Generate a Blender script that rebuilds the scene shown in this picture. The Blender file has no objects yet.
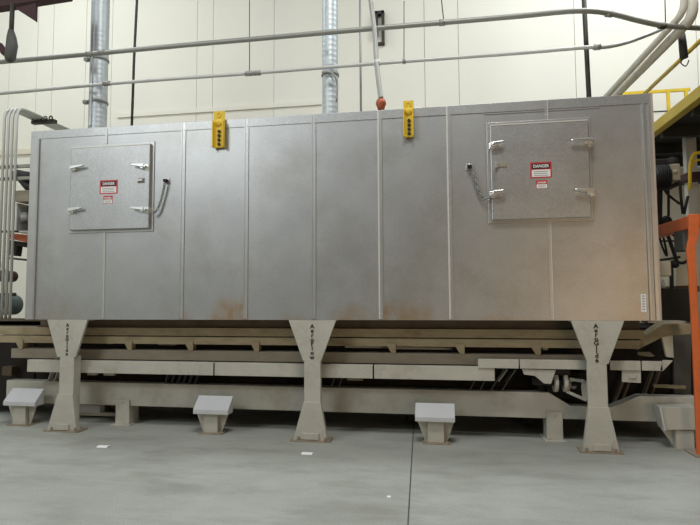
import bpy, bmesh, math, random
from mathutils import Vector, Matrix
random.seed(4)
sc = bpy.context.scene
COL = sc.collection
V = Vector

# ------------------------------------------------------------------ camera
F_PX = 540.0
CAM = V((4.50218, -5.31238, 1.41937))
YAW, PIT, ROL = 0.16428, 0.06491, -0.00489
_r0 = V((math.cos(YAW), math.sin(YAW), 0)); _f0 = V((-math.sin(YAW), math.cos(YAW), 0))
FWD = _f0 * math.cos(PIT) + V((0, 0, 1)) * math.sin(PIT)
_u0 = -_f0 * math.sin(PIT) + V((0, 0, 1)) * math.cos(PIT)
RGT = _r0 * math.cos(ROL) + _u0 * math.sin(ROL)
UPV = -_r0 * math.sin(ROL) + _u0 * math.cos(ROL)
cd = bpy.data.cameras.new('camera'); cam = bpy.data.objects.new('camera', cd); COL.objects.link(cam)
cd.sensor_width = 36; cd.lens = F_PX * 36 / 700; cd.clip_end = 200; cd.clip_start = 0.05
cam.matrix_world = Matrix(((RGT.x, UPV.x, -FWD.x, CAM.x), (RGT.y, UPV.y, -FWD.y, CAM.y), (RGT.z, UPV.z, -FWD.z, CAM.z), (0, 0, 0, 1)))
sc.camera = cam

def ray(u, v): return FWD + RGT * ((u - 350) / F_PX) - UPV * ((v - 262.5) / F_PX)
def at(u, v, Y=0.0):
    d = ray(u, v); return CAM + d * ((Y - CAM.y) / d.y)
def ax(u, v, Y=0.0): return at(u, v, Y).x
def az(u, v, Y=0.0): return at(u, v, Y).z
def fl(u, v, Z=0.0):
    d = ray(u, v); return CAM + d * ((Z - CAM.z) / d.z)

# ------------------------------------------------------------------ materials
def lin(c):
    return tuple(((x / 255) / 12.92 if x / 255 <= .04045 else ((x / 255 + .055) / 1.055) ** 2.4) for x in c) + (1,)
def mat(name, rgb, rough=.6, metal=0., var=.12, scale=6., bump=0., spec=.5, stain=None, stain_amt=.0, stain_scale=1.5, stretch=(1, 1, 1), fine=0.):
    m = bpy.data.materials.new(name); m.use_nodes = True
    nt = m.node_tree; N = nt.nodes; L = nt.links; b = N['Principled BSDF']
    b.inputs['Roughness'].default_value = rough; b.inputs['Metallic'].default_value = metal
    b.inputs['Specular IOR Level'].default_value = spec
    tc = N.new('ShaderNodeTexCoord'); mp = N.new('ShaderNodeMapping'); mp.inputs['Scale'].default_value = stretch
    L.new(tc.outputs['Object'], mp.inputs['Vector'])
    n = N.new('ShaderNodeTexNoise'); n.inputs['Scale'].default_value = scale; n.inputs['Detail'].default_value = 6; n.inputs['Roughness'].default_value = .6
    L.new(mp.outputs['Vector'], n.inputs['Vector'])
    c = lin(rgb); mr = N.new('ShaderNodeMapRange'); mr.inputs['From Min'].default_value = .25; mr.inputs['From Max'].default_value = .75
    mr.inputs['To Min'].default_value = 1 - var; mr.inputs['To Max'].default_value = 1 + var
    L.new(n.outputs['Fac'], mr.inputs['Value'])
    mx = N.new('ShaderNodeVectorMath'); mx.operation = 'SCALE'; mx.inputs[0].default_value = c[:3]
    L.new(mr.outputs['Result'], mx.inputs['Scale']); out = mx.outputs['Vector']
    if fine:
        n3 = N.new('ShaderNodeTexNoise'); n3.inputs['Scale'].default_value = 90; n3.inputs['Detail'].default_value = 3
        L.new(tc.outputs['Object'], n3.inputs['Vector'])
        m3 = N.new('ShaderNodeMapRange'); m3.inputs['From Min'].default_value = .3; m3.inputs['From Max'].default_value = .7
        m3.inputs['To Min'].default_value = 1 - fine; m3.inputs['To Max'].default_value = 1 + fine
        L.new(n3.outputs['Fac'], m3.inputs['Value'])
        x3 = N.new('ShaderNodeVectorMath'); x3.operation = 'SCALE'; L.new(out, x3.inputs[0]); L.new(m3.outputs['Result'], x3.inputs['Scale']); out = x3.outputs['Vector']
    if stain:
        n2 = N.new('ShaderNodeTexNoise'); n2.inputs['Scale'].default_value = stain_scale; n2.inputs['Detail'].default_value = 8; n2.inputs['Roughness'].default_value = .7
        L.new(mp.outputs['Vector'], n2.inputs['Vector'])
        cr = N.new('ShaderNodeMapRange'); cr.inputs['From Min'].default_value = .5; cr.inputs['From Max'].default_value = .75; cr.inputs['To Max'].default_value = stain_amt
        L.new(n2.outputs['Fac'], cr.inputs['Value'])
        mm = N.new('ShaderNodeMix'); mm.data_type = 'RGBA'; mm.inputs['B'].default_value = lin(stain)
        L.new(cr.outputs['Result'], mm.inputs['Factor']); L.new(out, mm.inputs['A']); out = mm.outputs['Result']
    L.new(out, b.inputs['Base Color'])
    if bump:
        bp = N.new('ShaderNodeBump'); bp.inputs['Strength'].default_value = bump; bp.inputs['Distance'].default_value = .01
        L.new(n.outputs['Fac'], bp.inputs['Height']); L.new(bp.outputs['Normal'], b.inputs['Normal'])
    m['_out'] = 1
    return m

M = {}
M['floor'] = mat('floor_concrete', (160, 161, 152), .75, 0, .10, 1.4, .2, .35, (196, 198, 192), .4, .8, (1, 1.5, 1), fine=.13)
M['wall'] = mat('wall_cream', (232, 229, 215), .7, 0, .03, .8, 0, .3)
M['groove'] = mat('wall_groove', (150, 146, 134), .8, 0, .05)
M['steel'] = mat('stainless', (184, 185, 184), .44, .88, .10, 2.2, .03, .5, (146, 138, 122), .45, 1.3, fine=.12)
M['strip'] = mat('stainless_strip', (190, 190, 188), .42, .85, .05, 8)
M['edge'] = mat('edge_highlight', (214, 212, 204), .45, .25, .05, 8)  # whitish steel: the highlight along folded edges is put into the colour
M['chrome'] = mat('chrome', (235, 235, 232), .3, 1., .02, 8)
M['grey'] = mat('grey_paint', (184, 181, 169), .5, 0, .09, 5, .05, .4, (124, 108, 88), .45, 3.5, fine=.04)
M['greyl'] = mat('grey_paint_lit', (194, 195, 196), .45, 0, .05, 5, .0, .4)  # lighter copy of the grey; light from above on guard covers painted in
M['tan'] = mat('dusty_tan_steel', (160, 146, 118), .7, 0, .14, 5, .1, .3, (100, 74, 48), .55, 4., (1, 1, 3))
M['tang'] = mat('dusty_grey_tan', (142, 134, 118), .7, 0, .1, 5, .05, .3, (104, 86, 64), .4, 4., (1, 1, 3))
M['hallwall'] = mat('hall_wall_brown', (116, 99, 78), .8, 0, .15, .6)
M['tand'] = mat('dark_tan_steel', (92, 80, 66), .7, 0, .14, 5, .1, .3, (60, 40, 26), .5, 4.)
M['dark'] = mat('dark_steel', (42, 37, 34), .75, .1, .25, 6, .1, .3)
M['black'] = mat('black_rubber', (24, 24, 24), .6, 0, .2, 6)
M['rustfoot'] = mat('worn_foot', (150, 138, 120), .6, 0, .12, 12, .1, .4, (112, 84, 62), .5, 9.)
M['yellow'] = mat('yellow_paint', (226, 192, 52), .5, 0, .08, 10, 0, .4, (150, 110, 40), .3, 9.)
M['yellowd'] = mat('yellow_beam_paint', (196, 170, 66), .55, 0, .1, 5)
M['orange'] = mat('orange_paint', (218, 108, 56), .5, 0, .1, 5, 0, .4, (120, 60, 34), .3, 6.)
M['galv'] = mat('galvanised', (186, 192, 193), .5, .7, .08, 9, .03, .5, stretch=(1, 1, 2.))
M['pipe'] = mat('conduit_grey', (150, 150, 142), .45, .4, .06, 6)
M['pipel'] = mat('conduit_light', (196, 196, 190), .45, .3, .05, 6)
M['insul'] = mat('pipe_insulation', (216, 211, 198), .8, 0, .08, 8, .1)
M['rod'] = mat('dark_rod', (62, 60, 54), .6, .3, .1)
M['rodl'] = mat('grey_rod', (150, 150, 144), .5, .4, .08)
M['maroon'] = mat('maroon_steel', (66, 40, 42), .7, .1, .15, 5)
M['copper'] = mat('copper_fitting', (170, 92, 62), .5, .4, .15, 12)
M['red'] = mat('sign_red', (196, 58, 62), .5, 0, .03)
M['signblack'] = mat('sign_black', (50, 26, 30), .5, 0, .03)
M['white'] = mat('sign_white', (232, 230, 226), .5, 0, .02)
M['ink'] = mat('sign_ink', (150, 148, 146), .5, 0, .02)
M['letter'] = mat('black_lettering', (40, 38, 38), .5, 0, .05)
M['deck'] = mat('deck_dark', (44, 42, 36), .8, 0, .2, 3)
M['paper'] = mat('paper_white', (240, 240, 236), .8, 0, .02)
M['bluegrey'] = mat('blue_grey_enamel', (96, 112, 116), .45, .2, .1, 6)
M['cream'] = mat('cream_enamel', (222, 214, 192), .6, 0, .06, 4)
M['brownbox'] = mat('olive_box', (150, 142, 122), .6, 0, .1, 6)
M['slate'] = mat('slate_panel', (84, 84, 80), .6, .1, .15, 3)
M['pink'] = mat('pale_edge', (190, 172, 158), .5, .3, .06, 4)

# ------------------------------------------------------------------ mesh builder
class MB:
    def __init__(s): s.bm = bmesh.new(); s.mi = 0
    def _f(s, vs, faces, mi=None):
        bv = [s.bm.verts.new(v) for v in vs]; out = []
        for f in faces:
            try:
                fc = s.bm.faces.new([bv[i] for i in f]); fc.material_index = s.mi if mi is None else mi; out.append(fc)
            except ValueError: pass
        return bv, out
    def box(s, x0, x1, y0, y1, z0, z1, mi=None):
        x0, x1 = sorted((x0, x1)); y0, y1 = sorted((y0, y1)); z0, z1 = sorted((z0, z1))
        vs = [(x, y, z) for z in (z0, z1) for y in (y0, y1) for x in (x0, x1)]
        s._f(vs, [(0, 2, 3, 1), (4, 5, 7, 6), (0, 1, 5, 4), (2, 6, 7, 3), (0, 4, 6, 2), (1, 3, 7, 5)], mi); return s
    def prism(s, poly, y0, y1, mi=None):           # poly of (x,z), extruded along y
        n = len(poly)
        a = sum(poly[i][0] * poly[(i + 1) % n][1] - poly[(i + 1) % n][0] * poly[i][1] for i in range(n))
        if a < 0: poly = poly[::-1]
        if y0 > y1: y0, y1 = y1, y0
        vs = [(x, y0, z) for x, z in poly] + [(x, y1, z) for x, z in poly]
        s._f(vs, [tuple(range(n)), tuple(range(2 * n - 1, n - 1, -1))] + [(i, i + n, (i + 1) % n + n, (i + 1) % n) for i in range(n)], mi); return s
    def prismx(s, poly, x0, x1, mi=None):          # poly of (y,z), extruded along x
        n = len(poly)
        vs = [(x0, y, z) for y, z in poly] + [(x1, y, z) for y, z in poly]
        s._f(vs, [tuple(range(n - 1, -1, -1)), tuple(range(n, 2 * n))] + [(i, (i + 1) % n, (i + 1) % n + n, i + n) for i in range(n)], mi); return s
    def beam(s, p, q, w, h, mi=None):              # rectangular bar between two points
        p, q = V(p), V(q); d = (q - p).normalized(); up = V((0, 0, 1)) if abs(d.z) < .95 else V((0, 1, 0))
        a = d.cross(up).normalized(); b = a.cross(d)
        vs = [e + a * (w / 2 * i) + b * (h / 2 * j) for e in (p, q) for i, j in ((-1, -1), (1, -1), (1, 1), (-1, 1))]
        s._f(vs, [(0, 1, 2, 3), (7, 6, 5, 4), (0, 4, 5, 1), (1, 5, 6, 2), (2, 6, 7, 3), (3, 7, 4, 0)], mi); return s
    def tube(s, pts, r, seg=12, mi=None, cap=True):
        pts = [V(p) for p in pts]; n = len(pts); rings = []; rr = r if isinstance(r, (list, tuple)) else [r] * n
        t0 = (pts[1] - pts[0]).normalized(); ref = V((0, 0, 1)) if abs(t0.z) < .9 else V((1, 0, 0))
        a = t0.cross(ref).normalized()
        for i, p in enumerate(pts):
            t = (pts[min(i + 1, n - 1)] - pts[max(i - 1, 0)]).normalized()
            a = (a - t * a.dot(t)).normalized(); b = t.cross(a)
            rings.append([s.bm.verts.new(p + (a * math.cos(2 * math.pi * k / seg) + b * math.sin(2 * math.pi * k / seg)) * rr[i]) for k in range(seg)])
        m_ = s.mi if mi is None else mi
        for i in range(n - 1):
            for k in range(seg):
                f = s.bm.faces.new((rings[i][k], rings[i][(k + 1) % seg], rings[i + 1][(k + 1) % seg], rings[i + 1][k])); f.smooth = True; f.material_index = m_
        if cap:
            for rg, fl_ in ((rings[0], True), (rings[-1], False)):
                f = s.bm.faces.new(rg[::-1] if fl_ else rg); f.material_index = m_
        return s
    def cyl(s, p, q, r, seg=16, mi=None): return s.tube([p, q], r, seg, mi)
    def dome(s, c, r, nrm=(0, -1, 0), seg=8, flat=.5, mi=None):
        n = V(nrm).normalized(); a = n.orthogonal().normalized(); b = n.cross(a); c = V(c); m_ = s.mi if mi is None else mi
        r1 = [s.bm.verts.new(c + (a * math.cos(t) + b * math.sin(t)) * r) for t in [2 * math.pi * k / seg for k in range(seg)]]
        r2 = [s.bm.verts.new(c + (a * math.cos(t) + b * math.sin(t)) * r * .7 + n * r * flat * .75) for t in [2 * math.pi * k / seg for k in range(seg)]]
        tp = s.bm.verts.new(c + n * r * flat)
        for k in range(seg):
            j = (k + 1) % seg
            for f in (s.bm.faces.new((r1[k], r1[j], r2[j], r2[k])), s.bm.faces.new((r2[k], r2[j], tp))): f.smooth = True; f.material_index = m_
        return s
    def torus(s, c, ax_, R, r, seg=14, sub=6, mi=None, sq=(1, 1)):
        n = V(ax_).normalized(); a = n.orthogonal().normalized(); b = n.cross(a); c = V(c)
        rings = []
        for i in range(seg):
            t = 2 * math.pi * i / seg; d = a * math.cos(t) * sq[0] + b * math.sin(t) * sq[1]; dn = d.normalized()
            rings.append([s.bm.verts.new(c + d * R + (dn * math.cos(2 * math.pi * k / sub) + n * math.sin(2 * math.pi * k / sub)) * r) for k in range(sub)])
        for i in range(seg):
            for k in range(sub):
                f = s.bm.faces.new((rings[i][k], rings[(i + 1) % seg][k], rings[(i + 1) % seg][(k + 1) % sub], rings[i][(k + 1) % sub])); f.smooth = True; f.material_index = s.mi if mi is None else mi
        return s
    def text(s, body, size, origin, ext=.0015, center=True, mi=None, squeeze=1.):   # letters facing -y
        cu = bpy.data.curves.new('t', 'FONT'); cu.body = body; cu.size = size; cu.extrude = ext; cu.align_x = 'CENTER' if center else 'LEFT'
        cu.offset = size * .025
        ob = bpy.data.objects.new('t', cu); COL.objects.link(ob)
        dg = bpy.context.evaluated_depsgraph_get(); dg.update()
        me = bpy.data.meshes.new_from_object(ob.evaluated_get(dg)); n0 = len(s.bm.verts); f0 = len(s.bm.faces)
        s.bm.from_mesh(me); s.bm.verts.ensure_lookup_table(); s.bm.faces.ensure_lookup_table()
        o = V(origin)
        for v in s.bm.verts[n0:]: v.co = V((o.x + v.co.x * squeeze, o.y - v.co.z, o.z + v.co.y))
        for f in s.bm.faces[f0:]: f.material_index = s.mi if mi is None else mi
        bpy.data.objects.remove(ob); bpy.data.curves.remove(cu); bpy.data.meshes.remove(me); return s
    def build(s, name, mats, parent=None, bevel=0., label=None):
        me = bpy.data.meshes.new(name); bmesh.ops.recalc_face_normals(s.bm, faces=s.bm.faces)
        if parent is not None: off = wloc(parent)
        else:
            xs = [v.co for v in s.bm.verts]
            off = V(((min(c.x for c in xs) + max(c.x for c in xs)) / 2, (min(c.y for c in xs) + max(c.y for c in xs)) / 2, min(c.z for c in xs)))
        for v in s.bm.verts: v.co -= off
        s.bm.to_mesh(me); s.bm.free()
        for m_ in (mats if isinstance(mats, (list, tuple)) else [mats]): me.materials.append(M[m_])
        o = bpy.data.objects.new(name, me); COL.objects.link(o)
        if parent is not None: o.parent = parent
        else: o.location = off
        if bevel:
            b = o.modifiers.new('bevel', 'BEVEL'); b.width = bevel; b.segments = 2; b.limit_method = 'ANGLE'; b.angle_limit = math.radians(40)
        if label: o['label'] = label
        return o
def wloc(o):
    l = V(o.location)
    while o.parent: o = o.parent; l += V(o.location)
    return l
def thing(name, label, cat, loc=(0, 0, 0), group=None):
    o = bpy.data.objects.new(name, None); COL.objects.link(o); o.location = loc; o.empty_display_size = .2
    o['label'] = label; o['category'] = cat
    if group: o['group'] = group
    return o
def tag(o, label, cat, group=None):
    o['label'] = label; o['category'] = cat
    if group: o['group'] = group
    return o
def struct(o): o['kind'] = 'structure'; return o
def smooth(pts, n=6):                                # Catmull-Rom
    P = [V(p) for p in pts]; P = [P[0] * 2 - P[1]] + P + [P[-1] * 2 - P[-2]]; out = []
    for i in range(1, len(P) - 2):
        a, b, c, d = P[i - 1:i + 3]
        for k in range(n):
            t = k / n; out.append(.5 * (2 * b + (c - a) * t + (2 * a - 5 * b + 4 * c - d) * t * t + (3 * b - a - 3 * c + d) * t ** 3))
    out.append(P[-2]); return out
def fillet(pts, r, n=5):
    P = [V(p) for p in pts]; out = [P[0]]
    for i in range(1, len(P) - 1):
        a = (P[i - 1] - P[i]); b = (P[i + 1] - P[i]); rr = min(r, a.length * .45, b.length * .45)
        A = P[i] + a.normalized() * rr; B = P[i] + b.normalized() * rr
        for k in range(n + 1):
            t = k / n; out.append(A * (1 - t) ** 2 + P[i] * 2 * t * (1 - t) + B * t * t)
    out.append(P[-1]); return out

# ------------------------------------------------------------------ the setting
WY = 4.3
m = MB(); m.box(-7.2, 16.2, -12.2, WY + .3, -.2, 0)
floor = struct(m.build('floor', 'floor'))
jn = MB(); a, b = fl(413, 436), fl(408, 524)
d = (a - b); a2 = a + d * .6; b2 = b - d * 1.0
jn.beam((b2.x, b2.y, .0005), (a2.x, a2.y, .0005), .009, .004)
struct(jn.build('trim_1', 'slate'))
# back wall: panels with open joints over a backing sheet
joints = sorted(ax(u, 50, WY) for u in (-70, -52, 10, 37.5, 53, 86, 112, 197, 213, 274, 424.5, 458.5, 575, 697, 720))
m = MB(); m.box(-7, 16, WY + .03, WY + .2, 0, 9, 1)
xs = [-7] + joints + [12.2, 13.1, 16]
for i in range(len(xs) - 1):
    m.box(xs[i] + .004, xs[i + 1] - .004, WY, WY + .029, 0, 9, 0)
struct(m.build('wall_back', ['wall', 'groove']))
m = MB(); m.box(-7.2, -7, -12, WY + .3, 0, 9); struct(m.build('wall_left', 'wall'))
m = MB(); m.box(16, 16.2, -12, WY + .3, 0, 9); struct(m.build('wall_right', 'hallwall'))
m = MB(); m.box(-7.2, 16.2, -12.2, -12, 0, 9); struct(m.build('wall_front', 'hallwall'))
zb_ = az(250, 107, WY)
m = MB(); m.box(ax(118, 113, WY), ax(322, 102, WY), WY - .03, WY, zb_ - .05, zb_ + .03)
struct(m.build('shadow_band', 'wall'))  # raised strip standing in for a thin faint shadow across the wall
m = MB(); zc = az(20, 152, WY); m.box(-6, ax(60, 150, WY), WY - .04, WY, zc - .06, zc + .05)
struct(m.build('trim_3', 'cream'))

# ------------------------------------------------------------------ the big stainless hood
ZB, ZT, HL = 1.197, 3.297, 6.471
hood = thing('oven_hood', 'huge stainless steel enclosure with two access doors raised on grey legs', 'industrial oven', (HL / 2, .9, ZB))
m = MB(); m.box(0, HL, .0, 1.9, ZB, ZT); m.build('housing', 'steel', hood)
m = MB()  # top lip and bottom lip
m.box(-.008, HL + .008, -.006, .0, ZT - .085, ZT + .006)
m.build('top_flange', 'steel', hood, .002)
m = MB(); xl = ax(38.5, 200); m.box(-.006, xl - .02, -.012, 0, ZB, ZT - .086); m.box(xl - .012, xl, -.02, 0, ZB, ZT - .086); m.build('corner_trim', 'strip', hood, .002)
m = MB(); xr = ax(645, 200); m.box(xr, xr + .018, -.02, 0, ZB, ZT - .086); m.box(xr + .05, HL + .006, -.014, 0, ZB, ZT - .086); m.box(HL - .008, HL + .008, -.018, 0, ZB, ZT, 1); m.build('corner_trim', ['strip', 'pink'], hood, .002)
SE = [(183, 0), (246.5, 0), (314, 0), (380.5, 1), (450, 0)]
for i, (u, br) in enumerate(SE):
    x = ax(u, 210); w = .02
    m = MB(); m.box(x - w, x + w, -.009, 0, ZB + .012, ZT - .0)
    m.box(x - w - .004, x - w + (.012 if i >= 3 else .005), -.013, 0, ZB + .012, ZT, 1 if i >= 3 else 0)
    n = 24
    for k in range(n): m.dome((x + .005, -.009, ZB + .06 + k * (ZT - ZB - .14) / (n - 1)), .007, mi=0, seg=6)
    m.build('seam_strip', ['strip', 'edge'], hood)
for u, v0, v1 in ((106.5, 129, 144), (103.5, 231, 319), (546, 100, 120), (550.5, 219, 320)):
    x = ax(u, (v0 + v1) / 2); z0, z1 = az(u, v1), az(u, v0)
    m = MB(); m.box(x - .014, x + .014, -.007, 0, max(z0, ZB + .012), min(z1, ZT)); m.box(x + .010, x + .016, -.010, 0, max(z0, ZB + .012), min(z1, ZT), 1)
    for k in range(int((z1 - z0) / .09)): m.dome((x - .002, -.007, max(z0, ZB) + .05 + k * .09), .006, seg=6)
    m.build('seam_strip', ['strip', 'edge'], hood)
# sticker near the lower right corner
m = MB(); p, q = at(640.5, 294), at(646.5, 312); m.box(p.x, q.x, -.003, 0, q.z, p.z, 0)
for k in range(6): m.box(p.x + .012, q.x - .012, -.0036, -.003, q.z + .02 + k * .024, q.z + .03 + k * .024, 1)
m.build('sticker', ['white', 'ink'], hood, label='small pale sticker with faint grey lines')

def latch(parent, u, v, L, sgn, up=0):
    """chrome lever latch, pivot at pixel u,v and the lever reaching sgn*L metres along x"""
    p = at(u, v, -.05); m = MB()
    m.box(p.x - .028, p.x + .028, -.055, -.0, p.z - .032, p.z + .032)
    m.box(p.x - .02, p.x + .035 * sgn + .02 * sgn, -.085, -.05, p.z - .022, p.z + .026)
    m.cyl((p.x, -.10, p.z), (p.x, -.05, p.z), .014, 10)
    e = p.x + sgn * L
    m.prism([(p.x, p.z - .012), (p.x, p.z + .026), (e, p.z + .034 + up), (e, p.z + .014 + up)], -.105, -.082)
    m.cyl((e, -.104, p.z + .024 + up), (e, -.083, p.z + .024 + up), .011, 8)
    return m.build('latch', 'chrome', parent, .004)
def sign(parent, u0, v0, u1, v1, name, big):
    p, q = at(u0, v0, -.05), at(u1, v1, -.05); x0, x1, z1, z0 = p.x, q.x, p.z, q.z; w, h = x1 - x0, z1 - z0; m = MB()
    m.box(x0, x1, -.0525, -.0495, z0, z1, 0)
    b = .014 if big else .004
    m.box(x0 + b, x1 - b, -.0535, -.0525, z0 + b * .8, z0 + h * .52, 1)
    if big:
        m.box(x0 + b, x1 - b, -.0535, -.0525, z0 + h * .57, z1 - b, 2)
        m.text('DANGER', h * .27, ((x0 + x1) / 2, -.0545, z0 + h * .65), mi=1, squeeze=.86)
    else:
        m.text('DANGER', h * .3, ((x0 + x1) / 2, -.0545, z0 + h * .62), mi=1, squeeze=.8)
    n = 3
    for k in range(n): m.box(x0 + w * .16, x1 - w * (.16 + .06 * (k % 2)), -.0541, -.0535, z0 + h * (.14 + k * .12), z0 + h * (.18 + k * .12), 3)
    return m.build(name, ['red', 'white', 'signblack', 'ink'], parent, label=('red and white danger sign' if big else 'small red and white warning sticker'))

def chain(parent, pts, base):
    P = smooth(pts, 14); m = MB()
    d = 0; last = P[0]; k = 0; step = .03
    for i in range(1, len(P)):
        d += (P[i] - P[i - 1]).length
        if d >= step:
            t = (P[i] - P[i - 1]).normalized(); n = t.cross(V((0, 1, 0))).normalized() if k % 2 else V((0, 1, 0))
            n = (n - t * n.dot(t)).normalized(); s_ = n.cross(t)
            c = P[i]; seg = 10; R, r = .02, .006; rings = []
            for a in range(seg):
                th = 2 * math.pi * a / seg; dd = t * math.cos(th) * 1.15 + s_ * math.sin(th) * .6; dn = dd.normalized()
                rings.append([m.bm.verts.new(c + dd * R + (dn * math.cos(2 * math.pi * b / 5) + n * math.sin(2 * math.pi * b / 5)) * r) for b in range(5)])
            for a in range(seg):
                for b in range(5): m.bm.faces.new((rings[a][b], rings[(a + 1) % seg][b], rings[(a + 1) % seg][(b + 1) % 5], rings[a][(b + 1) % 5])).smooth = True
            d = 0; k += 1
    ch = m.build('safety_chain', 'rodl', parent)
    b = V(base); m = MB(); m.box(b.x - .035, b.x + .035, -.01, 0, b.z - .03, b.z + .03, 0); m.box(b.x - .02, b.x + .02, -.05, -.01, b.z - .018, b.z + .012, 1); m.dome((b.x - .027, -.01, b.z), .006); m.dome((b.x + .027, -.01, b.z), .006)
    m.build('chain_bracket', ['strip', 'dark'], parent, .002)
    return ch

# left door
def door(c0, c1, frame):
    (u0, v0), (u1, v1) = c0, c1
    p, q = at(u0, v0, -.05), at(u1, v1, -.05)
    o = MB(); o.box(p.x, q.x, -.05, -.012, q.z, p.z)
    d = o.build('access_door', 'steel', hood, .006)
    m = MB(); m.box(p.x - .03, q.x + .03, -.012, 0, q.z - .03, p.z + .03, 0); m.build('door_frame', 'strip', d, .003)
    m = MB(); m.box(p.x + .004, q.x - .004, -.0535, -.049, p.z - .014, p.z - .003); m.build('door_edge', 'edge', d, label='folded top edge with its highlight put into the colour')
    return d, p, q
dl, p, q = door((71.2, 147.5), (148.5, 228), 0)
latch(dl, 73, 169, .15, 1); latch(dl, 71, 211, .15, 1); latch(dl, 146.5, 167, .14, -1); latch(dl, 146.5, 210, .15, -1)
sign(dl, 100, 180.5, 117.5, 193.5, 'danger_sign', True); sign(dl, 103.5, 196, 112.5, 203.5, 'warning_sticker', False)
m = MB(); c = at(141, 180.5, -.05); m.box(c.x - .035, c.x + .04, -.058, -.049, c.z - .026, c.z + .026, 0); m.box(c.x - .03, c.x + .03, -.075, -.058, c.z - .01, c.z + .014, 1); m.build('keeper_plate', ['brownbox', 'strip'], dl, .002)
chain(hood, [at(165, 182, -.045), at(163, 192, -.04), at(160, 203, -.04), at(156, 211, -.05), at(151.5, 212, -.07)], at(167, 181))
dr, p, q = door((490, 124.5), (591.5, 217), 0)
latch(dr, 492, 146, .10, 1); latch(dr, 492.5, 194.5, .10, 1, .0); latch(dr, 590.5, 142, .17, -1, -.01); latch(dr, 592.5, 192.5, .15, -1)
sign(dr, 530, 162.5, 552, 177.5, 'danger_sign', True); sign(dr, 536, 180.5, 547.5, 188.5, 'warning_sticker', False)
m = MB(); c = at(500, 165, -.05); m.box(c.x - .05, c.x + .06, -.058, -.049, c.z - .02, c.z + .02, 0); m.box(c.x - .05, c.x - .02, -.075, -.058, c.z - .03, c.z + .02, 1); m.build('keeper_plate', ['brownbox', 'strip'], dr, .002)
chain(hood, [at(472.5, 169, -.045), at(475, 178, -.04), at(478.5, 190, -.04), at(484, 199, -.04), at(489, 196.5, -.07)], at(469.5, 167))
m = MB()
for k in range(9):
    pass
P = [at(495, 167 + k * 2.8, -.075) for k in range(10)]
m.tube(smooth([P[0], P[3] + V((-.012, 0, 0)), P[6] + V((.004, 0, 0)), P[9] + V((-.02, 0, 0))], 5), .0045, 6); m.build('pull_cord', 'rodl', dr)
# faint raised frame line left of right door
m = MB(); m.box(ax(484, 150), ax(485.5, 150), -.006, 0, az(485, 222), az(485, 113)); m.box(ax(484, 113), ax(600, 108), -.006, 0, az(540, 111.5), az(540, 110.5)); m.build('door_gasket_trim', 'strip', hood)
# yellow lifting lugs bolted to the top edge
def lug(u0, u1, vt, vb, label):
    x0, x1 = ax(u0, vt), ax(u1, vt); z1, z0 = az(u0, vt, -.03), az(u0, vb, -.03); xm = (x0 + x1) / 2
    t = thing('lifting_lug', label, 'bracket', (xm, -.03, z0), 'yellow lifting lugs on the top edge of the hood')
    m = MB(); m.box(x0, x1, -.035, -.0205, z0, z1, 0); m.box(x0, x0 + .012, -.075, -.035, z0, ZT - .02, 0); m.box(x1 - .012, x1, -.075, -.035, z0, ZT - .02, 0)
    m.torus((xm, -.0365, z1 - .045), (0, 1, 0), .022, .006)
    m.build('plate', 'yellow', t, .003)
    m = MB(); m.dome((xm, -.0355, ZT - .035), .042, seg=14, flat=.5); m.build('boss', 'yellow', t)
    n = 4
    for k in range(n):
        z = z0 + .035 + k * (ZT - .13 - z0 - .035) / (n - 1)
        m = MB(); m.cyl((xm + .005, -.036, z), (xm + .005, -.052, z), .017, 6); m.cyl((xm + .005, -.052, z), (xm + .005, -.06, z), .009, 8); m.build('bolt', 'rod', t)
lug(215, 226, 111.5, 148, 'yellow lifting lug left of centre on the hood top edge')
lug(403.5, 413.5, 101, 137.5, 'yellow lifting lug right of centre beside the flexible conduit')

# rust streaks: extra material on housing at known places
def rust(mname, spots):
    mt = M[mname]; nt = mt.node_tree; N = nt.nodes; L = nt.links; b = N['Principled BSDF']
    src = b.inputs['Base Color'].links[0].from_socket
    geo = N.new('ShaderNodeNewGeometry'); sep = N.new('ShaderNodeSeparateXYZ'); L.new(geo.outputs['Position'], sep.inputs[0])
    nz = N.new('ShaderNodeTexNoise'); nz.inputs['Scale'].default_value = 9; nz.inputs['Detail'].default_value = 5
    mp = N.new('ShaderNodeMapping'); mp.inputs['Scale'].default_value = (1.0, 1, .8); L.new(geo.outputs['Position'], mp.inputs['Vector']); L.new(mp.outputs['Vector'], nz.inputs['Vector'])
    def mth(op, a, b_=None, cl=False):
        n = N.new('ShaderNodeMath'); n.operation = op; n.use_clamp = cl
        for i, x in enumerate((a, b_)):
            if x is None: continue
            if isinstance(x, (int, float)): n.inputs[i].default_value = x
            else: L.new(x, n.inputs[i])
        return n.outputs[0]
    tot = None
    for x, w, h, amt in spots:
        dx = mth('DIVIDE', mth('SUBTRACT', sep.outputs['X'], x), w); dz = mth('DIVIDE', mth('SUBTRACT', sep.outputs['Z'], ZB), h)
        r = mth('ADD', mth('MULTIPLY', dx, dx), mth('MULTIPLY', dz, dz))
        f = mth('MULTIPLY', mth('SUBTRACT', 1.0, r, True), amt)
        tot = f if tot is None else mth('ADD', tot, f)
    nn = mth('MULTIPLY', mth('SUBTRACT', nz.outputs['Fac'], .25, True), 2.2)
    fac = mth('MULTIPLY', tot, nn, True)
    mm = N.new('ShaderNodeMix'); mm.data_type = 'RGBA'; mm.inputs['B'].default_value = lin((176, 132, 66))
    L.new(fac, mm.inputs['Factor']); L.new(src, mm.inputs['A']); L.new(mm.outputs['Result'], b.inputs['Base Color'])
X_ = lambda u: ax(u, 318)
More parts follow.
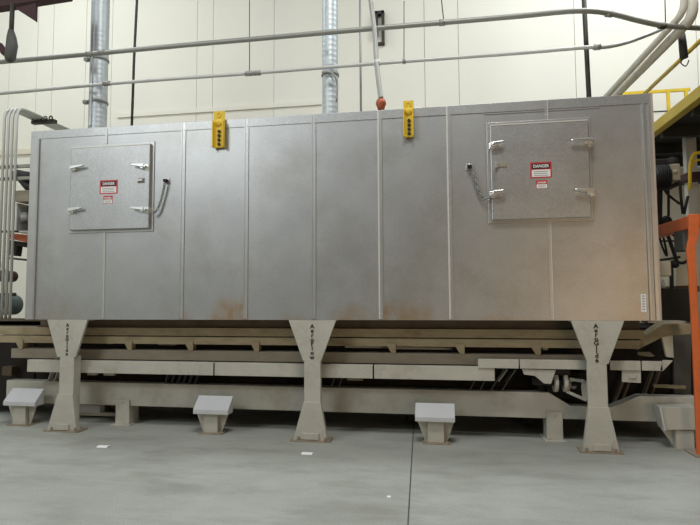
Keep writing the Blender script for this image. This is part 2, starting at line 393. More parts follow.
rust('steel', [(X_(228), .26, .28, .85), (X_(244), .06, .35, .5), (X_(352), .26, .2, .6), (X_(405), .34, .22, .8), (X_(384), .05, .3, .5), (X_(185), .1, .15, .4), (X_(290), .2, .08, .4), (X_(60), .4, .3, .22), (X_(500), .5, .06, .35), (X_(640), .25, 1.2, .25)])

# ------------------------------------------------------------------ legs with lettering
def leg(top, waist, col, feet, word, label, ro, dep):
    """each: (u_left, u_right, v)"""
    Y = .0; pts = lambda t: (ax(t[0], t[2], Y), ax(t[1], t[2], Y), az((t[0] + t[1]) / 2, t[2], Y))
    tx0, tx1, _ = pts(top); wx0, wx1, wz = pts(waist); cx0, cx1, cz = pts(col); fx0, fx1, _ = pts(feet); zt = ZB - .001
    xm = (cx0 + cx1) / 2
    t = thing('support_leg', label, 'support leg', (xm, .08, 0), 'flared support legs under the hood')
    m = MB(); m.prism([(tx0, zt), (tx1, zt), (wx1, wz), (wx0, wz)], .0, .02)
    m.prism([(tx0, zt), (tx0 + .012, zt), (wx0 + .012, wz), (wx0, wz)], .02, .03); m.prism([(tx1, zt), (tx1 - .012, zt), (wx1 - .012, wz), (wx1, wz)], .02, .03)
    m.box(tx0 + .005, tx1 - .005, 0.02, .14, zt - .012, zt)
    m.build('gusset', 'grey', t, .003)
    m = MB(); m.box(cx0, cx1, 0.002, dep, .012, wz + .01); m.build('column', 'grey', t, .006)
    m = MB(); m.prism([(cx0 - .003, cz), (cx1 + .003, cz), (fx1, .014), (fx0, .014)], -.012, .014); m.prism([(cx0, cz), (cx0 + .012, cz), (fx0 + .012, .014), (fx0, .014)], .014, .05); m.prism([(cx1, cz), (cx1 - .012, cz), (fx1 - .012, .014), (fx1, .014)], .014, .05)
    m.build('foot_flare', 'grey', t, .003)
    m = MB(); m.box(fx0 - .03, fx1 + .03, -.035, .14, 0, .016); w = fx1 - fx0
    kb = MB(); kb.box(fx0 + w * .24, fx1 - w * .24, -.03, -.012, .022, .085); kb.build('anchor_block', 'grey', t, .003)
    for sx in (-1, 1): m.cyl((xm + sx * w * .40, -.026, .016), (xm + sx * w * .40, -.026, .05), .013, 8)
    m.build('base_plate', 'rustfoot', t, .002)
    m = MB(); n = len(word); v0, v1 = top[2] + 3.2, waist[2] - 1.5; h = (v1 - v0) / n
    for k, chx in enumerate(word):
        z = az((top[0] + top[1]) / 2, v0 + (k + .92) * h, Y); hh = az(300, 340, 0) - az(300, 340 + h, 0)
        m.text(chx, hh * 1.32, (xm + ro, -.003, z), mi=0, squeeze=1.1)
    m.build('lettering', 'letter', t, label='black stencilled word running down the leg')
leg((47, 87.5, 320), (57, 75.5, 357), (58.5, 73, 394), (47.5, 77, 430.5), 'AeroGlide', 'left flared grey support leg with black vertical lettering', .0, .12)
leg((288.5, 336, 321), (303, 321, 361), (304, 320.5, 402), (293.5, 327.5, 441), 'AeroFlow', 'middle flared grey support leg with black vertical lettering', 0., .06)
leg((571, 624.5, 321), (588, 608.5, 364), (588.5, 608.5, 407), (583.5, 619.5, 450.5), 'AeroGlide', 'right flared grey support leg with black vertical lettering', .0, .04)

# ------------------------------------------------------------------ conveyor under the hood
def bar(name, ma, par, u0, u1, vt, vb, uref, Y0, Y1, bevel=.004, label=None):
    z1, z0 = az(uref, vt, Y0), az(uref, vb, Y0)
    m = MB(); m.box(ax(u0, vt, Y0), ax(u1, vt, Y0), Y0, Y1, z0, z1); return m.build(name, ma, par, bevel, label)
pan = thing('vibrating_conveyor', 'long low conveyor with tan rails and grey beams running under the hood', 'conveyor', (3.2, .9, 0))
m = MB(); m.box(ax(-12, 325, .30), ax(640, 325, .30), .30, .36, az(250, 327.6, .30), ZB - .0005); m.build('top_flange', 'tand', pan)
bar('side_wall', 'tan', pan, -12, 644, 328.2, 336.4, 250, .26, .32)
bar('lower_rail', 'tan', pan, -12, 640, 337.4, 345, 250, .25, .33)
zr1, zr0 = az(250, 351.3, .25), az(250, 361.5, .25)
zbk = az(250, 345, .25)
m = MB(); m.box(ax(11, 355, .25), ax(588, 355, .25), .25, .40, zr0, zr1); m.build('bottom_rail', 'tang', pan, .004, 'greyish tan bottom rail')
for u in (20, 129, 190, 256, 392.5, 461, 537):
    x = ax(u, 348, .24); m = MB(); m.prism([(x - .07, zbk + .035), (x + .035, zbk + .035), (x + .035, zr1 - .0), (x - .012, zr1)], .235, .25); m.box(x + .018, x + .03, .25, .33, zr1, zbk); m.build('bracket', 'tan', pan, .002)
m = MB(); m.box(-.4, 7.0, .66, 1.75, .22, 1.1); m.build('trough', 'dark', pan, .01, 'dark trough body')
m = MB()
for u0, u1, v in ((158, 176, 344), (107, 112, 343), (345, 388, 347), (396, 452, 348.5), (543, 548, 349)):  # white strips stand in for the lit wall seen through slots
    m = MB(); m.box(ax(u0, v, .5), ax(u1, v, .5), .5, .6, az((u0 + u1) / 2, v + 1, .5), az((u0 + u1) / 2, v - 1, .5)); m.build('gap_light_strip', 'paper', pan, label='white strip standing in for light seen through the gap')

frm = pan
zA, zB2 = az(250, 363.2, .165), az(250, 376.2, .165)
segs = [(27, 213.5), (214.5, 373), (374, 495)]
for a, b in segs:
    m = MB(); x0, x1 = ax(a, 370, .165), ax(b, 370, .165); m.box(x0, x1 - .004, .165, .178, zB2, zA); m.box(x0, x1 - .004, .178, .24, zA - .012, zA);  m.build('channel', 'grey', frm, .003)
z1, z0 = az(530, 359.5, .15), az(530, 368.8, .15)
for a, b in ((478, 519), (520, 587.5), (610, 641), (642, 663)):
    m = MB(); m.box(ax(a, 364, .15), ax(b, 364, .15) - .003, .15, .164, z0, z1); m.build('channel', 'grey', frm, .003)
P2 = lambda pts, Y: [(at(u, v, Y).x, at(u, v, Y).z) for u, v in pts]
m = MB(); m.prism(P2([(663, 360), (673, 360.5), (663, 371), (660, 371)], .15), .15, .164); m.build('end_plate', 'grey', frm)
m = MB(); m.prism(P2([(522, 369), (556, 370), (551, 384), (544, 383.5), (535, 376), (524, 374.5)], .166), .166, .18); m.build('gusset_plate', 'grey', frm, .002)
m = MB(); m.prism(P2([(622, 370), (641, 370), (641, 383), (622, 382)], .166), .166, .18); p = at(632, 376, .16); m.box(p.x - .03, p.x + .035, .15, .166, p.z - .02, p.z + .015); m.build('gusset_plate', 'grey', frm, .002)

base = pan
YB = .38
zt_, zb0 = az(250, 385.8, YB), az(250, 409.5, YB)
mz = lambda u, v: (at(u, v, YB).x, at(u, v, YB).z)
xA = ax(549, 394, YB); xB = ax(571, 406, YB); xC = ax(612, 407, YB); xD = ax(640, 396, YB); xE = ax(699, 396, YB); zn = az(590, 406.5, YB); x0 = ax(6, 395, YB)
zl = az(640, 396, YB)
m = MB(); m.prism([(x0, zb0), (xE, zb0), (xE, zl), (xD, zl), (xC, zn), (xB, zn), (xA, zt_), (x0, zt_)], YB, YB + .14); m.build('beam', 'grey', base, .006)
for u0, u1, vb_ in ((115.5, 129, 424.5), (546.5, 562.5, 439.5)):
    xx0, xx1 = ax(u0, 412, YB - .02), ax(u1, 412, YB - .02)
    m = MB(); m.box(xx0, xx1, YB - .02, YB - .006, .012, zb0 + .07); m.box(xx0, xx0 + .012, YB - .006, YB + .18, .012, zb0 - .003); m.box(xx1 - .012, xx1, YB - .006, YB + .18, .012, zb0 - .003)
    m.dome(((xx0 + xx1) / 2, YB - .02, zb0 + .04), .016); m.box(xx0 - .03, xx1 + .03, YB - .06, YB + .22, 0, .012); m.build('stub_foot', 'grey', base, .003)
bk = (ax(659, 420, .2), ax(698, 420, .2))
m = MB(); m.prism(P2([(659.5, 407), (698, 407), (698, 430), (664.5, 430)], .2), .2, .36); m.build('end_cap', 'grey', base, .004)
m = MB(); m.prism(P2([(658.5, 406.5), (660, 406.5), (665, 430), (663, 430)], .195), .17, .2); m.build('edge_plate', 'greyl', base)
m = MB(); p0, p1 = at(676, 430, .22), at(694, 430, .22); m.box(p0.x, p1.x, .22, .36, .0, p0.z); m.prism([(ax(660, 430, .3), p0.z), (p0.x, p0.z), (p0.x, .01)], .28, .3); m.build('stub_foot', 'grey', base, .003)
for yy in (1.05, 1.6):
    m = MB(); m.box(-.3, 6.8, yy, yy + .1, .02 + .1, .2); [m.box(q_ * 1.3 + .2, q_ * 1.3 + .32, yy, yy + .1, 0, .12) for q_ in range(5)]; m.build('skid_rail', 'slate', base, .004)
m = MB(); m.box(ax(215, 427, .6), ax(545, 427, .6), .6, .65, az(300, 428.5, .6), az(300, 426, .6)); m.build('floor_rail', 'tang', pan, label='thin pale rail low under the machine')
m = MB(); m.box(ax(66, 408, .6), ax(102, 408, .6), .56, .65, az(90, 411.5, .6), az(90, 404.5, .6)); m.build('cross_plate', 'greyl', pan)
m = MB(); m.box(ax(66, 413, .6), ax(120, 413, .6), .6, .65, az(90, 415.5, .6), az(90, 412, .6)); m.build('cross_plate', 'grey', pan)
for u0, u1 in ((87, 96), (103.5, 114), (347, 362.5), (226, 271)):
    m = MB(); m.box(ax(u0, 376, .24), ax(u1, 376, .24), .24, .28, zB2 - (.035 if u1 - u0 < 30 else .01), zB2 + .03); m.build('mounting_tab', 'tang' if u0 > 200 else 'grey', pan, .002)
# leaf springs: packs of inclined straps between beam and bar
zs1, zs0 = zB2 + .015, zt_ - .02
def spring(u, n, mt, dx=.09, w=.026, gap=.045, y=.40):
    x = ax(u, 378, y)
    for k in range(n):
        m = MB(); m.prism([(x + k * gap - dx / 2, zt_ + .001), (x + k * gap - dx / 2 + w * .4, zt_ + .001), (x + k * gap + dx / 2 + w * .4, zA - .01), (x + k * gap + dx / 2, zA - .01)], y, y + .07); m.build('leaf_spring', mt, base)
spring(51, 2, 'greyl', gap=.08); spring(174, 5, 'black', gap=.07, w=.07); spring(168, 1, 'slate'); spring(335, 2, 'slate', gap=.08); spring(476, 2, 'slate', gap=.1, dx=.14); spring(498, 2, 'slate', gap=.11, dx=.16)
def strap(u0, v0, u1, v1, ma='tand'):
    p, q = at(u0, v0, .55), at(u1, v1, .55); m = MB(); m.beam(p, q, .07, .018); m.build('leaf_spring', ma, base)
strap(613, 404, 626, 372); strap(621, 402, 632, 372); strap(643, 396, 652, 371); strap(650, 396, 659, 371); strap(498, 381, 507, 369, 'greyl'); strap(506, 382, 515, 369, 'greyl')

# drive unit
m = MB(); m.cyl(at(545, 386, .5), at(560, 386, .5), .1, 20); m.box(ax(538, 380, .45), ax(585, 380, .45), .45, .64, az(560, 398, .5), az(560, 371, .5)); drv = m.build('eccentric_drive', 'dark', pan, .01, 'dark eccentric drive')
for du in (555, 564.5):
    c = at(du, 382, .3); m = MB(); m.cyl(c + V((-.015, 0, 0)), c + V((.02, 0, 0)), .095, 22); m.build('disc', 'grey', drv, .004)
c = at(559, 382, .3); m = MB(); m.cyl(c + V((-.25, .0, 0)), c + V((.2, 0, 0)), .035, 14); m.build('shaft', 'dark', drv)
m = MB(); q4 = [at(u, v, .28) for u, v in ((569, 379), (584, 381), (586, 400), (566, 391))]
for a_, b_ in ((0, 1), (1, 2), (2, 3), (3, 0)): m.beam(q4[a_], q4[b_], .06, .028)
m.build('clevis', 'grey', drv, .004)
m = MB(); c = at(573.5, 386, .3); m.cyl(c, c + V((0, .03, 0)), .03, 10); m.build('pin', 'pink', drv)
m = MB(); c = at(559, 372, .27); m.box(c.x - .07, c.x + .1, .24, .3, c.z - .03, c.z + .03); m.dome(c + V((.04, -.03, 0)), .02); m.build('bearing_block', 'dark', drv, .008)

# sloped floor guards
def guard(u0t, u1t, vt, u0b, u1b, vb_, vl, cu0, cu1, vf, label, wing=True):
    f = fl((cu0 + cu1) / 2, vf); y0 = f.y
    yf = y0 - .05
    xa, xb = ax(u0b, vb_, yf), ax(u1b, vb_, yf); zf = az((u0b + u1b) / 2, vb_, yf); zlip = az((u0b + u1b) / 2, vl, yf)
    yb = y0 + .085; zt2 = az((u0t + u1t) / 2, vt, yb)
    xm = (xa + xb) / 2
    t = thing('pedestal_guard', label, 'guard', (xm, y0 + .04, 0), 'sloped pedestal guards along the floor')
    m = MB(); m.prismx([(yf, zlip), (yf, zf), (yb, zt2), (yb, zlip)], xa, xb)
    m.build('sloped_cover', 'greyl', t, .003)
    c0, c1 = ax(cu0, 425, y0), ax(cu1, 425, y0)
    m = MB(); m.box(c0, c1, y0, y0 + .07, .012, zlip + .01); m.build('column', 'grey', t, .005)
    for s_, xx in ((-1, c0), (1, c1)):
        m = MB(); m.prism([(xx, .014), (xx + s_ * .03, .014), (xx + s_ * (.11 if wing else .06), zlip + .02), (xx, zlip + .02)], y0 + .05, y0 + .06); m.build('wing', 'grey', t)
    m = MB(); m.box(c0 - .05, c1 + .06, y0 - .03, y0 + .16, 0, .014); m.cyl((c0 - .03, y0 - .015, .014), (c0 - .03, y0 - .015, .03), .011, 6); m.cyl((c1 + .035, y0 - .015, .014), (c1 + .035, y0 - .015, .03), .011, 6); m.build('base_plate', 'rustfoot', t, .002)
guard(8, 38, 388, 3, 35, 402, 406, 12, 25, 425.5, 'leftmost grey pedestal guard with sloped cover, beside left leg')
guard(197, 230, 395.5, 193, 228, 410, 414.5, 203.5, 217.5, 434, 'grey pedestal guard with sloped cover between left and middle legs')
guard(416, 454, 403, 415, 455, 417.5, 422, 427.5, 444, 444, 'grey pedestal guard with sloped cover between middle and right legs')

# ------------------------------------------------------------------ right end of the machine

m = MB(); m.prism(P2([(636, 342), (664, 324), (691, 324), (691, 334), (665, 336), (637, 350)], .3), .3, .5); m.build('sloped_lip', 'tan', pan, .003)
m = MB(); m.box(ax(648, 322, .12), ax(686, 322, .12), .12, .3, az(660, 323, .12), az(660, 321, .12)); m.build('ledge', 'pipe', pan)
m = MB(); m.prism(P2([(662, 337), (673, 335), (674, 358), (667, 357)], .32), .32, .36); m.build('side_plate', 'cream', pan, .003)
m = MB(); m.prism(P2([(674, 322), (691, 322), (691, 412), (674, 412)], .6), .6, .64); m.build('rear_panel', 'slate', pan)
m = MB(); m.prism(P2([(638, 352), (650, 352), (655, 356), (650, 357), (638, 355)], .4), .4, .42); m.build('spout', 'tang', pan)
m = MB(); m.prism(P2([(654, 384.5), (686, 386), (686, 389), (654, 387.5)], .5), .5, .54); m.build('tie_bar', 'tan', pan)
m = MB(); m.prism(P2([(654, 288.5), (692, 288.5), (692, 322), (654, 322)], 1.2), 1.2, 1.9); m.build('rear_housing', 'deck', pan, .01)

# orange guard frame
og = thing('guard_frame', 'orange steel guard post with rear arm at right edge', 'post', (at(696, 400, .05).x, .05, 0))
m = MB(); xo = ax(695.5, 400, .05)
Po = [(697, 457), (695.5, 420), (693, 360), (690.5, 310), (688.5, 275), (686.2, 250), (688.5, 238), (688.5, 214), (699, 214), (699, 232), (695.5, 246), (696.5, 275), (698, 310), (701, 360), (703.5, 420), (705, 457)]
m.prism(P2([(u + .6, v) for u, v in Po], .02), .02, .05)
m.build('post', 'orange', og, .006)
pf = at(696, 221, .1); pe = at(660, 231, 1.35)
m = MB(); m.beam(pf, V((pf.x + .0, 1.44, pf.z)), .08, .12); m.build('arm', 'orange', og, .006)
m = MB(); bx = at(683.5, 234, .4); m.box(bx.x - .05, bx.x + .04, .3, .5, bx.z - .17, bx.z + .09); m.build('switch_box', 'slate', og, .006, 'dark box under the arm')
m = MB(); f_ = at(700, 457, .05); m.box(f_.x - .07, f_.x + .12, -.03, .2, 0, .014); m.build('base_plate', 'rustfoot', og, .002)

# ------------------------------------------------------------------ mezzanine platform
zp = az(700, 84.5, .8); xp = ax(700, 84.5, .8)
mez = thing('mezzanine_platform', 'dark raised walkway with yellow edge beam at upper right', 'platform', (xp + 1.5, 2.4, zp))
m = MB(); m.box(xp, xp + .1, -.6, WY - .05, zp - .13, zp); m.build('edge_beam', 'yellowd', mez, .006, 'yellow painted edge beam')
m = MB(); m.box(xp + .1, xp + 4.4, -.6, WY - .05, zp - .06, zp - .02); m.build('deck', 'deck', mez)
for k in range(6):
    m = MB(); y = -.5 + k * .85; m.box(xp + .1, xp + 4.4, y, y + .08, zp - .2, zp - .06); m.build('joist', 'deck', mez, .004)
cx_ = ax(692.5, 180, 2.4)
m = MB(); m.box(cx_ - .065, cx_ + .07, 2.4, 2.5, 0, zp - .06); m.build('column', 'pipel', mez, .006, 'grey steel column')
# handrail
zh = az(643, 95, 3.3)
rl = thing('handrail', 'yellow tubular handrail on the walkway edge at upper right', 'handrail', (xp + .2, 2., zp))
xh = ax(643, 95, 3.3); n_ = at(700, 41, 1.6)
m = MB(); a = V((xh, 3.4, zh)); d = (n_ - a); m.tube([a, a + d * 1.5], .028, 10); m.build('top_rail', 'yellowd', rl)
m = MB(); m.beam((ax(615, 92, 3.9), 3.9, az(650, 92, 3.9)), (ax(690, 90, 3.9), 3.9, az(650, 92, 3.9)), .035, .045); m.build('cross_rail', 'yellow', rl)
for u in (668, 686):
    m = MB(); x = ax(u, 95, 3.9); m.box(x - .022, x + .022, 3.88, 3.92, zp - .02, az(650, 92, 3.9)); m.build('rail_post', 'yellow', rl)
m = MB(); m.cyl((ax(640, 112, 3.9), 3.9, az(650, 112, 3.9)), (ax(700, 112, 3.9), 3.9, az(650, 112, 3.9)), .012, 8); m.build('wire', 'rod', rl)

# motor and hoses under the platform
mo = thing('gear_motor', 'dark gear motor hanging beside the right end of the hood', 'motor', at(668, 175, 1.0))
c0, c1 = at(650, 178, 1.), at(668, 177, 1.); m = MB(); m.cyl(c0, c1, .12, 22)
for k in range(6): q_ = c0.lerp(c1, .3 + k * .12); m.cyl(q_ - V((.004, 0, 0)), q_ + V((.006, 0, 0)), .135, 22)
m.build('motor_body', 'black', mo)
m = MB(); p, q = at(668, 165, .95), at(679, 181, .95); m.box(p.x, q.x, .9, 1.12, q.z, p.z, 0); m.dome(((p.x + q.x) / 2, .9, (p.z + q.z) / 2), .03); m.build('terminal_box', 'brownbox', mo, .01)
m = MB(); p, q = at(657, 158, 1.1), at(682, 185, 1.1); m.box(p.x, q.x, 1.13, 1.4, q.z, p.z); m.build('gear_case', 'dark', mo, .02)
m = MB(); m.cyl(at(672, 158, 1.1), at(672, 170, 1.1), .05, 12); m.build('breather', 'dark', mo)
hb = thing('hose_bundle', 'black hoses and rods drooping between motor and orange frame', 'hoses', at(668, 250, 1.))
def hose(pts, r, ma='black', Y=1.): m = MB(); m.tube(smooth([at(u, v, 1.56) for u, v in pts], 6), r * 1.08, 8); m.build('hose', ma, hb)
hose([(660, 185), (659.5, 205), (659, 217), (656, 226)], .03); hose([(668, 184), (668.5, 200), (668.5, 216)], .014)
hose([(663, 185), (666, 192), (672, 198), (680, 204)], .014); hose([(680, 182), (681, 198), (683, 214)], .016); hose([(688, 196), (686, 205), (684, 214)], .016)
hose([(662, 222), (668, 236), (673, 250), (677, 262)], .02); hose([(658, 230), (662, 246), (667, 256), (664, 240), (661, 228)], .012)
hose([(664, 228), (672, 234), (680, 240)], .014); hose([(677, 262), (683, 263), (688, 260)], .016); hose([(660, 260), (668, 259), (680, 257)], .014, 'rod')
hose([(671, 261), (671.5, 275), (672, 298)], .022); hose([(660, 241), (672, 241), (687, 241)], .01, 'rod')
m = MB(); m.dome(at(666, 222, 1.55), .075, seg=12, flat=.9); m.build('coupling', 'black', hb)
m = MB(); m.dome(at(675, 264, 1.53), .05, seg=10, flat=.9); m.build('coupling', 'black', hb)
m = MB(); c = at(658.5, 262, 1.3); m.box(ax(659, 262, 1.3), ax(671, 262, 1.3), 1.3, 1.5, az(660, 276, 1.3), az(660, 261.5, 1.3), 0); m.build('junction_box', 'cream', hb, .01)
m = MB(); c = at(663, 284, 1.3); c.z = az(670, 288.5, 1.2) + .046; m.cyl(c + V((0, 0, -.045)), c + V((0, 0, .03)), .02, 12); m.cyl(c + V((0, 0, .03)), c + V((0, 0, .06)), .01, 10); tag(m.build('bottle', 'paper'), 'small white bottle standing beside right end of the hood', 'bottle')
cab = MB(); p, q = at(676, 265, 1.8), at(699, 286, 1.8); cab.box(p.x, q.x, 1.8, 2.2, q.z, p.z); cab.box(p.x - .02, q.x, 1.78, 2.2, q.z - .07, q.z, 1)
cab.box(p.x + .03, q.x - .03, 1.9, 2.1, 0, q.z - .07, 1)
tag(cab.build('control_cabinet', ['cream', 'tand'], None, .01), 'pale cabinet on brown stand behind the orange post', 'cabinet')
m = MB(); p, q = at(688, 172, 2.2), at(712, 178.5, 2.2); m.box(p.x, q.x, 2.2, 2.6, q.z, p.z); m.build('cross_beam', 'maroon', mez)
m = MB(); P = [at(690 + 7 * (1 - math.cos(t)), 170 - 17 * math.sin(t), 2.) for t in [k * math.pi / 2 / 8 for k in range(9)]] + [at(712, 152, 2.)]
m.tube([at(690, 190, 2.)] + P, .022, 8); m.tube([V(p_) + V((0, 0, -.09)) for p_ in P[2:]], .015, 8)
tag(m.build('safety_hoop', 'yellow'), 'curved yellow safety hoop right of the grey platform column', 'hoop')

# ------------------------------------------------------------------ ducts and overhead pipes
def duct(u0, u1, v, Y, label):
    x0, x1 = ax(u0, v, Y), ax(u1, v, Y); xm = (x0 + x1) / 2; r = (x1 - x0) / 2; zt2 = 6.2
    t = thing('exhaust_duct', label, 'duct', (xm, Y, ZT), 'galvanised exhaust ducts rising from the hood')
    m = MB(); n = 46; pts = []; rr = []
    for k in range(n):
        z = ZT + .002 + (zt2 - ZT) * k / (n - 1)
        pts += [(xm, Y, z), (xm, Y, z + .012), (xm, Y, z + .02)]; rr += [r, r + .0015, r]
    m.tube(pts, rr, 24); m.build('pipe', 'galv', t)
    m = MB(); m.tube([(xm, Y, ZT), (xm, Y, ZT + .02)], r + .05, 24); m.build('collar', 'galv', t)
    return t, xm, r
t, xm, r = duct(91.5, 107, 60, 1.1, 'silver spiral exhaust duct rising near the left end of hood')
for v in (57, 100):
    m = MB(); z = az(98, v, 1.0); m.tube([(xm, 1.1, z - .015), (xm, 1.1, z + .015)], r + .012, 24); m.box(xm - r - .06, xm - r, 1.02, 1.08, z - .02, z + .02); m.build('clamp', 'rodl', t)
m = MB(); m.box(ax(89, 85, .95), ax(91, 85, .95), .97, 1.0, az(90, 126, 1), az(90, 20, 1)); m.build('stiffener', 'strip', t)
t, xm, r = duct(322.5, 338, 60, 1.1, 'silver spiral exhaust duct rising near the middle of hood')
m = MB(); z = az(330, 72, 1.); m.tube([(xm, 1.1, z - .015), (xm, 1.1, z + .02)], r + .012, 24); m.tube(smooth([(xm - .08, .99, z), (xm + .05, .97, z - .03), (xm + .11, .98, z - .16), (xm + .1, .98, z - .38)], 5), .012, 8); m.build('clamp', 'rodl', t)

pa = thing('overhead_pipe', 'thick grey pipe crossing the top of the picture, bending at right', 'pipe', at(350, 30, .7))
ptsA = [(-30, 64.5), (0, 62), (90, 54), (170, 46.5), (260, 38.5), (350, 30.5), (450, 22), (520, 16), (575, 11), (607, 13), (640, 21), (663, 25.5), (690, 27.5), (720, 29)]
m = MB(); m.tube(smooth([at(u, v, .7 if u < 580 else .7 + (u - 580) * .004) for u, v in ptsA], 5), .029, 12); m.build('pipe', 'pipe', pa)
for u, v in ((90, 54), (102, 52.5), (609, 13.3), (442, 22.7), (662, 25.3)):
    y = .7 if u < 580 else .7 + (u - 580) * .004
    p, q = at(u - 3, v + .3, y), at(u + 3, v - .3, y)
    if u > 600: q = at(u + 3, v + .9, y + .02)
    m = MB(); m.cyl(p, q, .036, 12); m.build('coupling', 'rod' if u in (662,) else 'pipe', pa)
pb = thing('overhead_conduit', 'thin pale conduit crossing just above the hood', 'conduit', at(350, 65, .85))
ptsB = [(-30, 95.5), (0, 93.5), (100, 84.5), (170, 79), (255, 73), (350, 65.5), (450, 58), (520, 53), (585, 47.5), (605, 47), (625, 43), (645, 36), (662, 29)]
m = MB(); m.tube(smooth([at(u, v, .85 if u < 600 else .85 + (u - 600) * .006) for u, v in ptsB], 5), .0215, 10); m.build('conduit', 'pipel', pb)
for u, v in ((257, 73), (107, 83.5), (404, 61.3), (597, 47.2), (249, 73.5)):
    m = MB(); m.cyl(at(u - (3.5 if u != 404 else 1.5), v + .2, .85), at(u + (3.5 if u != 404 else 1.5), v - .2, .85), .031, 10); m.build('coupling', 'rodl', pb)
# droppers and rods
def rod(name, pts, Y, r, ma, label, cat, z_end=None):
    P = [at(u, v, Y) for u, v in pts]
    P[0] = P[0] + (P[0] - P[1]).normalized() * .35
    if z_end is not None: P[-1] = V((P[-1].x, P[-1].y, z_end))
    m = MB(); m.tube(P, r, 10); return tag(m.build(name, ma), label, cat)
rod('pipe_strut', [(137, 0), (134, 60), (131.5, 126)], 1.0, .017, 'rod', 'dark vertical rod between left duct and left lifting lug', 'rod', ZT + .001)
rod('pipe_strut', [(360, 0), (360.5, 60), (361, 111)], 1.2, .014, 'rodl', 'thin grey vertical pipe just left of the flexible conduit', 'rod', ZT + .001)
rod('pipe_strut', [(584, 0), (586.5, 50), (589.5, 97)], 1.0, .026, 'rod', 'dark vertical pipe behind the top edge above right door', 'rod', ZT + .001)
rod('hanger_rod', [(249.5, 0), (249.5, 73)], .85, .005, 'rod', 'thin hanger rod holding the pale conduit above left seams', 'rod')
rod('hanger_rod', [(404, 30), (404, 61)], .85, .005, 'rod', 'thin hanger rod reaching the pale conduit above right lug', 'rod').name = 'hanger_rod'
rod('hanger_rod', [(441.5, 0), (443.5, 19)], .7, .006, 'rod', 'short hanger rod holding the thick grey pipe near the middle', 'rod')
rod('hanger_rod', [(665, 0), (665.5, 22)], 1.05, .006, 'rod', 'short hanger rod left of the insulated pipes', 'rod')
fx = thing('flexible_conduit', 'curved grey flexible conduit dropping onto the hood top', 'conduit', at(381, 104, -.02))
m = MB(); P = smooth([at(369, -12, .45), at(372, 10, .42), at(375, 35, .35), at(376.5, 62, .25), at(378.5, 80, .15), at(381, 99, .03)], 12)
rr = [.026 + (.002 if k % 2 else 0) for k in range(len(P))]; m.tube(P, rr, 10); m.build('hose', 'rodl', fx)
m = MB(); c = at(381, 104, .03); m.tube([c + V((0, 0, .055)), c + V((0, 0, .04)), c + V((0, 0, 0)), c + V((0, 0, -.035)), V((c.x, c.y, ZT + .007))], [.025, .045, .055, .04, .03], 14); m.build('fitting', 'copper', fx, label='orange brown conduit fitting')
m = MB(); c = at(377, 63, .25); m.cyl(c + V((0, 0, -.03)), c + V((0, 0, .03)), .033, 12); m.build('collar', 'pipel', fx)
# bracket on wall
wb = MB(); p = lambda u, v: at(u, v, WY - .06)
a, b = p(375, 12), p(384.5, 44)
wb.box(a.x, b.x, WY - .1, WY, a.z - .06, a.z); wb.box(b.x - .05, b.x, WY - .1, WY, b.z, a.z); wb.box(a.x, a.x + .05, WY - .1, WY, p(375, 36).z, a.z); wb.box(a.x, b.x, WY - .03, WY, b.z, b.z + .06)
tag(wb.build('wall_bracket', 'rod', None, .005), 'dark angular conduit bracket on the wall behind the flexible conduit', 'bracket')
# insulated pipes at upper right
def ins(name, pts, r, label):
    Q = [at(u, v, y) for u, v, y in pts]; Q[0] = Q[1] + (Q[0] - Q[1]) * ((WY - .08 - Q[1].y) / (Q[0].y - Q[1].y)); P = fillet(Q, .12)   # runs on to the back wall
    m = MB(); m.tube(P, r, 14); return tag(m.build(name, 'insul'), label, 'pipe', 'insulated pipes at the upper right')
ins('insulated_pipe', [(603, 100, 2.6), (684, 12, 1.0), (684.5, -18, 1.0)], .04, 'upper left of the two diagonal insulated pipes at upper right')
ins('insulated_pipe', [(613, 98, 2.7), (693, 17, 1.0), (692, -18, 1.0)], .055, 'lower right of the two diagonal insulated pipes at upper right')
m = MB(); P = [at(681, 30, 1.4), at(682.5, 42, 1.4), at(684, 58, 1.4)]; m.tube(P, [.036, .042, .045], 10); m.tube(smooth([at(683, 58, 1.4), at(681, 63, 1.4), at(686, 66, 1.4), at(689, 60, 1.4)], 4), .007, 6)
tag(m.build('hanging_sleeve', 'rod'), 'dark sleeve hanging below the insulated pipes near the handrail', 'sleeve')
# ------------------------------------------------------------------ overhead beam at the upper left
ob = thing('overhead_beam', 'dark maroon steel beam in the upper left corner', 'beam', at(30, 5, .1))
zt3 = az(40, 5, .1)
m = MB(); m.prism(P2([(-30, 11), (0, 6.5), (66, -4), (66, -30), (-30, -30)], .1), .1, .22); m.build('beam', 'maroon', ob, .005)
m = MB(); m.prism(P2([(15, 8), (35.5, 3), (35, 21)], .06), .06, .1); m.build('gusset', 'maroon', ob, .003)
dpl = thing('hanging_fitting', 'dusty dark conduit fitting hanging from the maroon beam', 'fitting', at(10, 60, .0))
m = MB(); m.cyl(at(12.5, 4, .04), at(11, 38, .04), .026, 12); m.build('stem', 'rod', dpl)
m = MB(); m.tube([at(11, 30, .04), at(11.5, 37, .04), at(12, 45, .04), at(10, 58, .04), at(8, 62, .04)], [.03, .05, .062, .06, .03], 14); m.build('body', 'slate', dpl)
m = MB(); m.tube([at(10, 56, .04), at(4, 52, .04), at(0, 46, .04), at(-6, 46, .04)], [.04, .04, .04, .035], 12); m.build('elbow', 'maroon', dpl)

